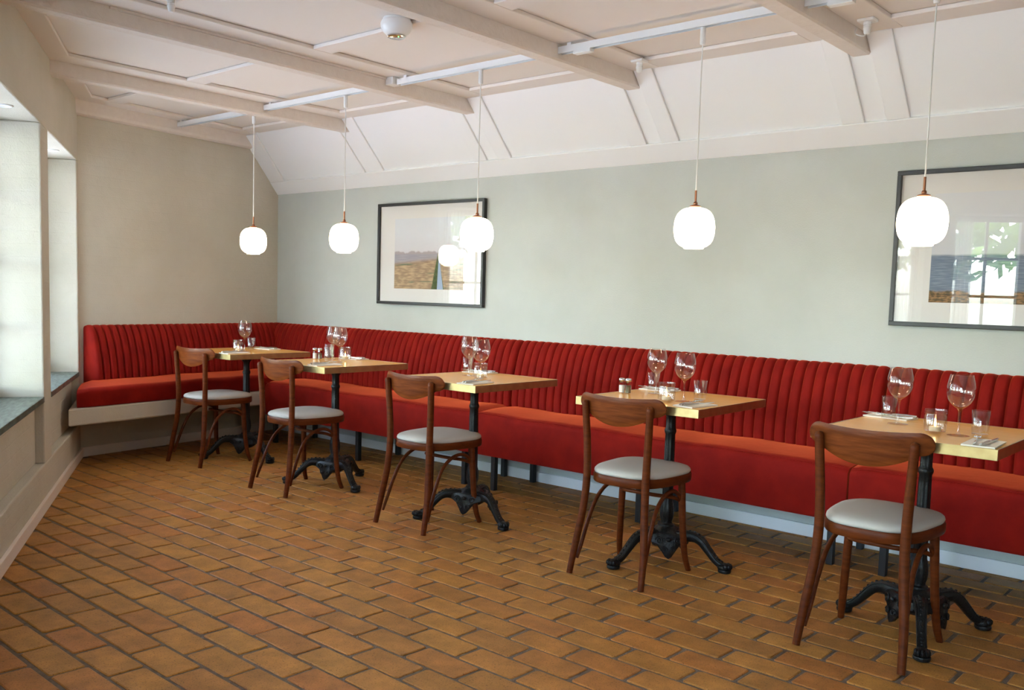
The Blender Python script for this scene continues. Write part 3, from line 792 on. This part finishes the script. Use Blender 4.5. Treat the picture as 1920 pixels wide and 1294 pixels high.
def shaker(name, fill):
    s = empty(name, (0, 0, 0))
    m = MB(); m.lathe([(.0125, 0), (.0145, .002), (.0148, .05), (.0138, .056)], 8); m.build('glass_body', M['glass'], s)
    m = MB(); m.lathe([(.0115, .003), (.0125, .004), (.0128, .036), (.0122, .037)], 8); m.build('filling', fill, s)
    m = MB(); m.lathe([(.0142, .056), (.0150, .057), (.0150, .064), (.0125, .069), (.004, .0705)], 20); m.build('lid', M['steel'], s, smooth=50)
    return s
sa = shaker('salt_shaker', M['salt']); pe = shaker('pepper_shaker', M['pepper'])
m = MB()
for k in range(3): m.grid(lambda u, v, k=k: (-.05 + .10 * u + .0015 * k, -.088 + .176 * v - .001 * k, .0015 + .0022 * k + .0012 * math.sin(u * 5 + k) * math.sin(v * 4)), 8, 12)
m.box((-.05, -.088, 0), (.05, .088, .0052)); nk = m.build('paper_napkin', M['napkin'], None, smooth=40)
m = MB(); m.tube(spline([(0, -.095, .0032), (0, -.06, .0030), (0, -.02, .0030), (0, .02, .0045), (0, .045, .0055)], 5), [(a, b) for a, b in zip(rspline([.0055, .0075, .0045, .0028, .006], 5), rspline([.002, .0022, .002, .0018, .0014], 5))], 10)
for i in range(len(m.v)): pass
m.box((-.011, .043, .0048), (.011, .058, .0066))
for i in range(4): m.tube([(-.0092 + i * .0061, .057, .0057), (-.0092 + i * .0061, .08, .004), (-.0092 + i * .0061, .098, .0062)], [.0016, .0015, .0007], 6)
fk = m.build('fork', M['steel'], None, smooth=50)
m = MB(); m.tube(spline([(0, -.10, .0035), (0, -.06, .0038), (0, -.02, .0035), (0, 0, .0030)], 5), [(a, b) for a, b in zip(rspline([.006, .0068, .005, .004], 5), rspline([.0028, .003, .0028, .0022], 5))], 10)
m.hexa([(-.0045, 0, .0022), (.0045, 0, .0022), (.0062, .06, .0022), (.003, .095, .0022), (-.0045, .105, .0022)], [(-.0045, 0, .0036), (.0035, 0, .0030), (.005, .06, .0028), (.0025, .094, .0028), (-.0045, .104, .0036)])
kn = m.build('table_knife', M['steel'], None, smooth=50)
for o in (fk, kn):
    # round cross-sections are flattened towards the table
    me = o.data; zmin = min(v.co.z for v in me.vertices)
    for v in me.vertices: v.co.z = (v.co.z - zmin)
used = set()
def put(pr, x, y, label, cat, group, rz=0.0, dz=0.0, tilt=None):
    if pr.name in used: o = copy_tree(pr)
    else: o = pr; used.add(pr.name)
    o.location = (x, y, ZT + .0002 + dz); o.rotation_euler = (0, 0, rz)
    tag(o, label, cat, group); return o
# kind, x, y per table
WARE = {
 0: [('w', 1.067, -.985, 'beside the candle'), ('t', 1.040, -.918, ''), ('j', 1.104, -1.060, '')],
 1: [('w', 1.925, -.890, 'on the left'), ('w', 2.108, -.986, 'on the right'), ('t', 1.856, -.872, 'at the back'), ('t', 2.092, -1.055, 'in front'), ('j', 2.010, -.865, ''), ('s', 1.845, -.975, ''), ('p', 1.873, -.957, '')],
 2: [('w', 3.181, -.954, 'on the left'), ('w', 3.425, -1.120, 'on the right'), ('t', 3.101, -.880, ''), ('j', 3.345, -1.036, '')],
 3: [('w', 4.298, -.848, 'on the left'), ('w', 4.556, -1.029, 'on the right'), ('t', 4.250, -.796, 'on the left'), ('t', 4.604, -.975, 'on the right'), ('j', 4.508, -1.094, ''), ('s', 4.187, -.968, ''), ('p', 4.219, -.962, '')],
 4: [('w', 5.449, -.979, 'on the left'), ('w', 5.700, -1.117, 'on the right'), ('t', 5.385, -.890, 'on the left'), ('t', 5.764, -1.098, 'on the right'), ('j', 5.622, -1.115, '')],
}
NAPKINS = [((1.215, -1.155), (.93, -.715)), ((2.27, -1.215), (1.965, -.757)), ((3.50, -1.235), (3.09, -.772)), ((4.675, -1.135), (4.225, -.70)), ((5.818, -1.262), (5.362, -.808))]
names = {'w': (wg, 'tall clear wine glass', 'wine glass', 'wine glasses on the tables'), 't': (tu, 'small clear water tumbler', 'tumbler', 'water tumblers on the tables'),
         'j': (cj, 'glass jar with lit tea light', 'candle', 'candle jars on the tables'), 's': (sa, 'glass salt shaker with metal lid', 'salt shaker', 'salt shakers'), 'p': (pe, 'glass pepper shaker with metal lid', 'pepper shaker', 'pepper shakers')}
for ti in range(5):
    for kind, x, y, d in WARE[ti]:
        pr, lb, cat, grp = names[kind]
        put(pr, x, y, lb + (' ' + d if d else '') + ' on the ' + TNAME[ti], cat, grp, dz=.0)
    tx, ty = TABLES[ti][:2]
    (fx, fy), (bx_, by_) = NAPKINS[ti]
    sets = [('chair side', fx, fy, R((5, -4, 8, -6, 3)[ti])), ('bench side', bx_, by_, R((93, 88, 96, 90, 84)[ti]))]
    for side, x, y, a in sets:
        put(nk, x, y, 'folded white paper napkin on the %s of the %s' % (side, TNAME[ti]), 'napkin', 'napkins', a)
        dx, dy = math.cos(a), math.sin(a)
        put(fk, x - .022 * dx, y - .022 * dy, 'steel fork on the napkin, %s of the %s' % (side, TNAME[ti]), 'fork', 'forks', a + R(8), dz=.0078)
        put(kn, x + .018 * dx, y + .018 * dy, 'steel knife on the napkin, %s of the %s' % (side, TNAME[ti]), 'knife', 'knives', a - R(4), dz=.0078)

# ------------------------------------------------------------------ pictures
def print_mat(name, which):
    m = bpy.data.materials.new(name); m.use_nodes = True
    nt = m.node_tree; N = nt.nodes; L = nt.links; b = N['Principled BSDF']; b.inputs['Roughness'].default_value = .7; b.inputs['Specular IOR Level'].default_value = .2
    tc = N.new('ShaderNodeTexCoord'); sp = N.new('ShaderNodeSeparateXYZ'); L.new(tc.outputs['Generated'], sp.inputs[0])
    def math_(op, a, b_=None, clamp=False):
        n = N.new('ShaderNodeMath'); n.operation = op; n.use_clamp = clamp
        for i, q in enumerate((a, b_)):
            if q is None: continue
            if isinstance(q, (int, float)): n.inputs[i].default_value = q
            else: L.new(q, n.inputs[i])
        return n.outputs[0]
    def step(val, lo, hi):
        n = N.new('ShaderNodeMapRange'); n.interpolation_type = 'SMOOTHSTEP'; n.inputs['From Min'].default_value = lo; n.inputs['From Max'].default_value = hi; L.new(val, n.inputs['Value']); return n.outputs[0]
    def mixc(f, a, b_):
        n = N.new('ShaderNodeMix'); n.data_type = 'RGBA'; L.new(f, n.inputs[0])
        for i, q in ((6, a), (7, b_)):
            if isinstance(q, tuple): n.inputs[i].default_value = (*q, 1)
            else: L.new(q, n.inputs[i])
        return n.outputs[2]
    def noise(sc, det=5, st=(1, 1, 1)):
        mp = N.new('ShaderNodeMapping'); mp.inputs['Scale'].default_value = st; L.new(tc.outputs['Generated'], mp.inputs['Vector'])
        n = N.new('ShaderNodeTexNoise'); n.inputs['Scale'].default_value = sc; n.inputs['Detail'].default_value = det; L.new(mp.outputs[0], n.inputs['Vector']); return n.outputs['Fac']
    u, v = sp.outputs['X'], sp.outputs['Z']
    if which == 1:
        skyc = mixc(step(v, .5, 1.0), (.72, .70, .74), (.76, .78, .85))
        edge = math_('ADD', v, math_('MULTIPLY', math_('SUBTRACT', noise(9, 6, (1, 1, .0)), .5), .16))
        trees = mixc(step(edge, .515, .54), (.46, .40, .42), skyc)
        far = mixc(step(noise(14, 4, (.4, 1, 6)), .4, .65), (.37, .35, .42), (.46, .43, .48))
        horizon = math_('ADD', v, math_('MULTIPLY', u, -.06))
        c = mixc(step(v, .485, .50), far, trees)
        fld = mixc(step(noise(10, 7, (1, 1, 4)), .38, .66), (.33, .22, .14), (.56, .40, .24))
        fld = mixc(step(noise(5, 5, (.5, 1, 5)), .56, .68), fld, (.16, .19, .12))
        fld = mixc(step(math_('ADD', v, math_('MULTIPLY', u, -.10)), .33, .40), fld, far)
        c = mixc(step(math_('ADD', v, math_('MULTIPLY', u, -.08)), .395, .42), fld, c)
        # ditch running to the horizon
        wdt = math_('SUBTRACT', .50, v)
        du = math_('ABSOLUTE', math_('SUBTRACT', u, .635))
        bank = math_('SUBTRACT', du, math_('MULTIPLY', wdt, .17))
        water = math_('SUBTRACT', math_('ABSOLUTE', math_('SUBTRACT', u, math_('ADD', .645, math_('MULTIPLY', wdt, .05)))), math_('MULTIPLY', wdt, .085))
        c = mixc(step(bank, -.004, .012), mixc(step(noise(26, 4), .4, .65), (.05, .09, .035), (.10, .14, .05)), c)
        c = mixc(step(water, -.003, .004), (.34, .44, .62), c)
    else:
        skyc = mixc(step(v, .45, 1.0), (.68, .70, .78), (.78, .79, .85))
        sea = mixc(step(noise(16, 6, (.6, 1, 7)), .4, .65), (.16, .21, .30), (.28, .34, .44))
        cst = math_('ADD', v, math_('MULTIPLY', math_('SUBTRACT', noise(4, 5), .5), .05))
        c = mixc(step(cst, .42, .45), sea, skyc)
        gr = mixc(step(noise(30, 6, (1, 1, 2)), .4, .62), (.10, .075, .04), (.38, .22, .11))
        gl = math_('ADD', v, math_('MULTIPLY', math_('SUBTRACT', noise(7, 6), .5), .10))
        c = mixc(step(gl, .095, .12), gr, c)
    L.new(c, b.inputs['Base Color'])
    return m
def picture(x0, which, label, turn=0.0):
    x1 = x0 + 1.048; z0, z1 = 1.101, 1.826; c = Vector(((x0 + x1) / 2, -.002 - .53 * math.sin(R(turn)), z0))
    root = empty('framed_picture', c, R(turn)); tag(root, label, 'picture', 'framed landscape photographs')
    hw = .524; H_ = z1 - z0; fw = .020; d = .030
    f = MB(); f.box((-hw, -d, 0), (hw, 0, fw)); f.box((-hw, -d, H_ - fw), (hw, 0, H_)); f.box((-hw, -d, fw), (-hw + fw, 0, H_ - fw)); f.box((hw - fw, -d, fw), (hw, 0, H_ - fw))
    f.build('frame', M['black'], root, bevel=.002)
    m = MB(); m.box((-hw + fw, -.012, fw), (hw - fw, -.004, H_ - fw)); m.build('mount', M['mount'], root)
    p_ = MB(); p_.box((-.352, -.0135, .114), (.343, -.011, .613)); p_.build('print', print_mat('print_%d' % which, which), root)
    g = MB(); g.box((-hw + fw, -.0235, fw), (hw - fw, -.0215, H_ - fw)); g.build('glazing', M['picglass'], root)
picture(1.345, 1, 'black framed landscape photograph of a field with a water ditch', 1.5)
picture(5.062, 2, 'black framed landscape photograph of grass by water, at the right edge')

# ------------------------------------------------------------------ pendants and tracks
TY = -1.0
PEND = [(1.188, 'over the table nearest the corner'), (2.154, 'second from the corner'), (3.258, 'hanging in front of the ditch photograph'), (4.553, 'over the fourth table'), (5.496, 'hanging in front of the right-hand photograph')]
ZG = 1.502
pd = empty('pendant_lamp', (0, 0, 0))
m = MB(); m.lathe([(.0005, 0.842), (.0110, .842), (.0118, .840), (.0118, .776), (.010, .770), (.004, .768), (.0005, .768)], 18, cap=False); m.build('track_adapter', M['track'], pd, smooth=40)
m = MB(); m.tube([(0, 0, .158), (.0006, 0, .3), (-.0006, .0006, .5), (0, 0, .775)], .0030, 8); m.build('cord', M['cord'], pd, smooth=60)
m = MB(); m.tube([(0, 0, .094), (0, 0, .160)], .0048, 12)
m.lathe([(.0048, .112), (.008, .110), (.0095, .104), (.008, .099), (.006, .097)], 16)
m.build('copper_stem', M['copper'], pd, smooth=50)
m = MB(); m.lathe([(.005, .1005), (.014, .0985), (.0235, .0945), (.024, .0905), (.020, .0875), (.006, .086)], 24); m.build('copper_cap', M['copper'], pd, smooth=50)
gp = [(.0008, .0865), (.030, .0855), (.052, .079), (.070, .064), (.0815, .042), (.0868, .014), (.0872, -.012), (.0830, -.040), (.0730, -.062), (.0565, -.0765), (.0440, -.0815), (.0425, -.0865), (.0400, -.0880), (.0385, -.084), (.0360, -.080), (.0008, -.076)]
m = MB(); m.lathe([(q.x, q.y) for q in spline([(a, b, 0) for a, b in gp], 3)], 44, cap=False); m.build('opal_globe', M['globe'], pd, smooth=70)
for i, (x, d) in enumerate(PEND):
    o = pd if i == 0 else copy_tree(pd)
    o.location = (x, TY, ZG); tag(o, 'lit white opal globe pendant on white cord ' + d, 'pendant lamp', 'opal globe pendants')
bays = [(.20, BEAMS[0] - BW)] + [(BEAMS[i] + BW, BEAMS[i + 1] - BW) for i in range(5)]
bays[2] = (BEAMS[1] + BW + .075, BEAMS[2] - BW)
TB = ['at the end wall', 'in the second ceiling bay', 'in the third ceiling bay', 'in the fourth ceiling bay', 'at the right edge of the photo', 'beyond the right edge']
for i, (a, b) in enumerate(bays):
    root = empty('lighting_track', ((a + b) / 2, TY, ZC)); tag(root, 'white ceiling lighting track ' + TB[i], 'lighting track', 'lighting tracks')
    h = (b - a) / 2 - .002
    t = MB(); z0, z1 = -.046, -.014
    t.box((-h, -.017, z1 - .006), (h, .017, z1)); t.box((-h, -.017, z0), (h, -.013, z1 - .006)); t.box((-h, .013, z0), (h, .017, z1 - .006)); t.box((-h, -.013, z0 + .012), (h, .013, z0 + .016))
    t.build('rail', M['track'], root)
    s = MB(); s.box((-h, -.0125, z0 + .0085), (h, .0125, z0 + .0118)); s.build('contact_strip', M['blackmetal'], root)
    for xx in (-h + .06, h - .06):
        q = MB(); q.box((xx - .012, -.01, z1), (xx + .012, .01, 0)); q.build('standoff', M['track'], root)
    if i in (3, 4):
        q = MB(); q.box((-h + .09, -.017, z0 - .014), (-h + .19, .017, z0 + .002)); q.build('feed_box', M['track'], root, bevel=.002)
m = MB(); m.box((BEAMS[1] + BW + .002, TY - .035, ZC - .042), (BEAMS[1] + BW + .062, TY + .03, ZC - .001)); o = m.build('junction_box', M['track'], None, bevel=.003)
tag(o, 'small white junction box beside the track on the second beam', 'junction box')
# smoke detector
det = empty('smoke_detector', (3.40, -1.70, ZC + .018)); tag(det, 'white dome smoke detector on the ceiling', 'smoke detector')
m = MB(); m.lathe([(.060, 0), (.062, -.006), (.060, -.012), (.050, -.014)][::-1], 36); m.build('base_plate', M['track'], det, smooth=40)
m = MB(); m.lathe([(.066, -.012), (.072, -.024), (.070, -.042), (.060, -.060), (.046, -.072), (.040, -.074)][::-1], 40); m.build('dome', M['track'], det, smooth=60)
m = MB(); m.lathe([(.040, -.073), (.041, -.080), (.034, -.085), (.006, -.086)][::-1], 32); m.build('sensor_ring', M['steel'], det, smooth=50)
m = MB(); m.ball((.028, -.012, -.0855), .0035, 8, 6); m.build('status_light', emit('green_led', (.1, 1, .2), 3.0), det, smooth=60)
def holder(x, y, z, label, cable=False):
    r_ = empty('lamp_socket', (x, y, z)); tag(r_, label, 'lamp socket', 'empty ceiling lamp sockets')
    m = MB(); m.box((-.035, -.03, -.012), (.035, .03, 0)); m.build('mounting_block', M['track'], r_, bevel=.003)
    m = MB(); m.lathe([(.016, -.012), (.017, -.02), (.015, -.024), (.017, -.028), (.015, -.032), (.017, -.036), (.013, -.058), (.009, -.062)][::-1], 20); m.build('socket', M['track'], r_, smooth=40)
    if cable:
        m = MB(); m.tube(spline([(0, 0, -.06), (-.01, -.012, -.07), (-.035, -.02, -.062), (-.05, .0, -.045), (-.055, .03, -.02)], 5), .0022, 6); m.build('cable', M['cord'], r_, smooth=60)
holder(5.085, -.57, ZC, 'white lamp socket with loose cable beside the right-hand beam', True)
holder(3.93, -.55, ZC, 'small white lamp socket near the third beam')
holder(2.84, -2.47, ZC + .018, 'white lamp socket at the top left corner of the photo')

# ------------------------------------------------------------------ downlights in the window soffits
for k in range(6):
    nm = ['first', 'second', 'third', 'fourth', 'fifth', 'sixth'][k]
    r_ = empty('recessed_downlight', LP(.464 + 1.49 * k, .09, ZH)); tag(r_, 'small round white downlight in the soffit of the %s window' % nm, 'downlight', 'soffit downlights')
    m = MB(); m.lathe([(.026, 0), (.0275, -.005), (.036, -.006), (.0405, -.003), (.041, 0)][::-1], 28, cap=False); m.build('trim_ring', M['track'], r_, smooth=50)
    m = MB(); m.lathe([(.027, 0), (.026, -.003), (.004, -.0035)][::-1], 24); m.build('lens', M['white'], r_, smooth=50)

# ------------------------------------------------------------------ curtains and garden outside the windows
def curtain(s0, s1, label):
    m = MB(); n = 60
    def fn(u, v):
        s = s0 + (s1 - s0) * u; z = 1.98 - 1.36 * v
        return LP(s, .212 + .014 * math.sin(u * 34 + .4 * math.sin(v * 3)), z)
    m.grid(fn, n, 10); o = m.build('sheer_curtain', M['curtain'], None, smooth=80); tag(o, label, 'curtain', 'sheer curtains at the windows')
for k, (a, b) in enumerate(WINS[:5]):
    nm = ['first', 'second', 'third', 'fourth', 'fifth'][k]
    if k not in (1,): curtain(a + .02, a + .20, 'white sheer curtain on the far side of the %s window' % nm)
    curtain(b - .20, b - .02, 'white sheer curtain on the near side of the %s window' % nm)
g = MB(); cs_ = [LP(-14, .41, 0), LP(22, .41, 0), LP(22, 13, 0), LP(-14, 13, 0)]
g.hexa([(q.x, q.y, -.5) for q in cs_], [(q.x, q.y, -.345) for q in cs_])
tag(g.build('terrace_outside', M['gravel']), 'pale gravel terrace outside the windows', kind='structure')
g = MB(); cs_ = [LP(-14, 13, 0), LP(22, 13, 0), LP(22, 40, 0), LP(-14, 40, 0)]
g.hexa([(q.x, q.y, -.5) for q in cs_], [(q.x, q.y, -.35) for q in cs_])
tag(g.build('ground_outside', M['grass']), 'lawn outside the windows', kind='structure')
def tree(s, o, h, r, label, seed):
    rg = random.Random(seed); base = LP(s, o, -.35); root = empty('garden_tree', base); tag(root, label, 'tree', 'garden trees outside the windows')
    t = MB(); t.tube([(0, 0, 0), (.05, .02, h * .3), (0, .05, h * .6)], [.16, .12, .06], 10); t.build('trunk', M['bark'], root, smooth=60)
    f = MB()
    for q in range(900):
        d = Vector((rg.gauss(0, 1), rg.gauss(0, 1), rg.gauss(0, 1))).normalized() * (r * rg.uniform(.55, 1.0)); d.z *= .8
        c = Vector((0, 0, h * .68)) + d; a = Vector((rg.uniform(-1, 1), rg.uniform(-1, 1), rg.uniform(-1, 1))).normalized(); b = a.orthogonal().normalized(); sz = r * rg.uniform(.06, .12)
        f.add([c + a * sz, c + b * sz * .6, c - a * sz, c - b * sz * .6], [(0, 1, 2, 3)])
    f.build('foliage', M['leaf'], root)
for i, (s, o, h, r) in enumerate([(-2.5, 9, 5.5, 2.2), (2.0, 12, 6.5, 2.6), (6.6, 8, 5, 1.8), (12, 11, 6, 2.4), (-8, 12, 6, 2.6)]):
    tree(s, o, h, r, ['round leafy tree seen through the first window', 'tall leafy tree seen through the second window', 'low leafy tree seen through the fourth window', 'leafy tree seen through the sixth window', 'leafy tree far left of the first window'][i], i)
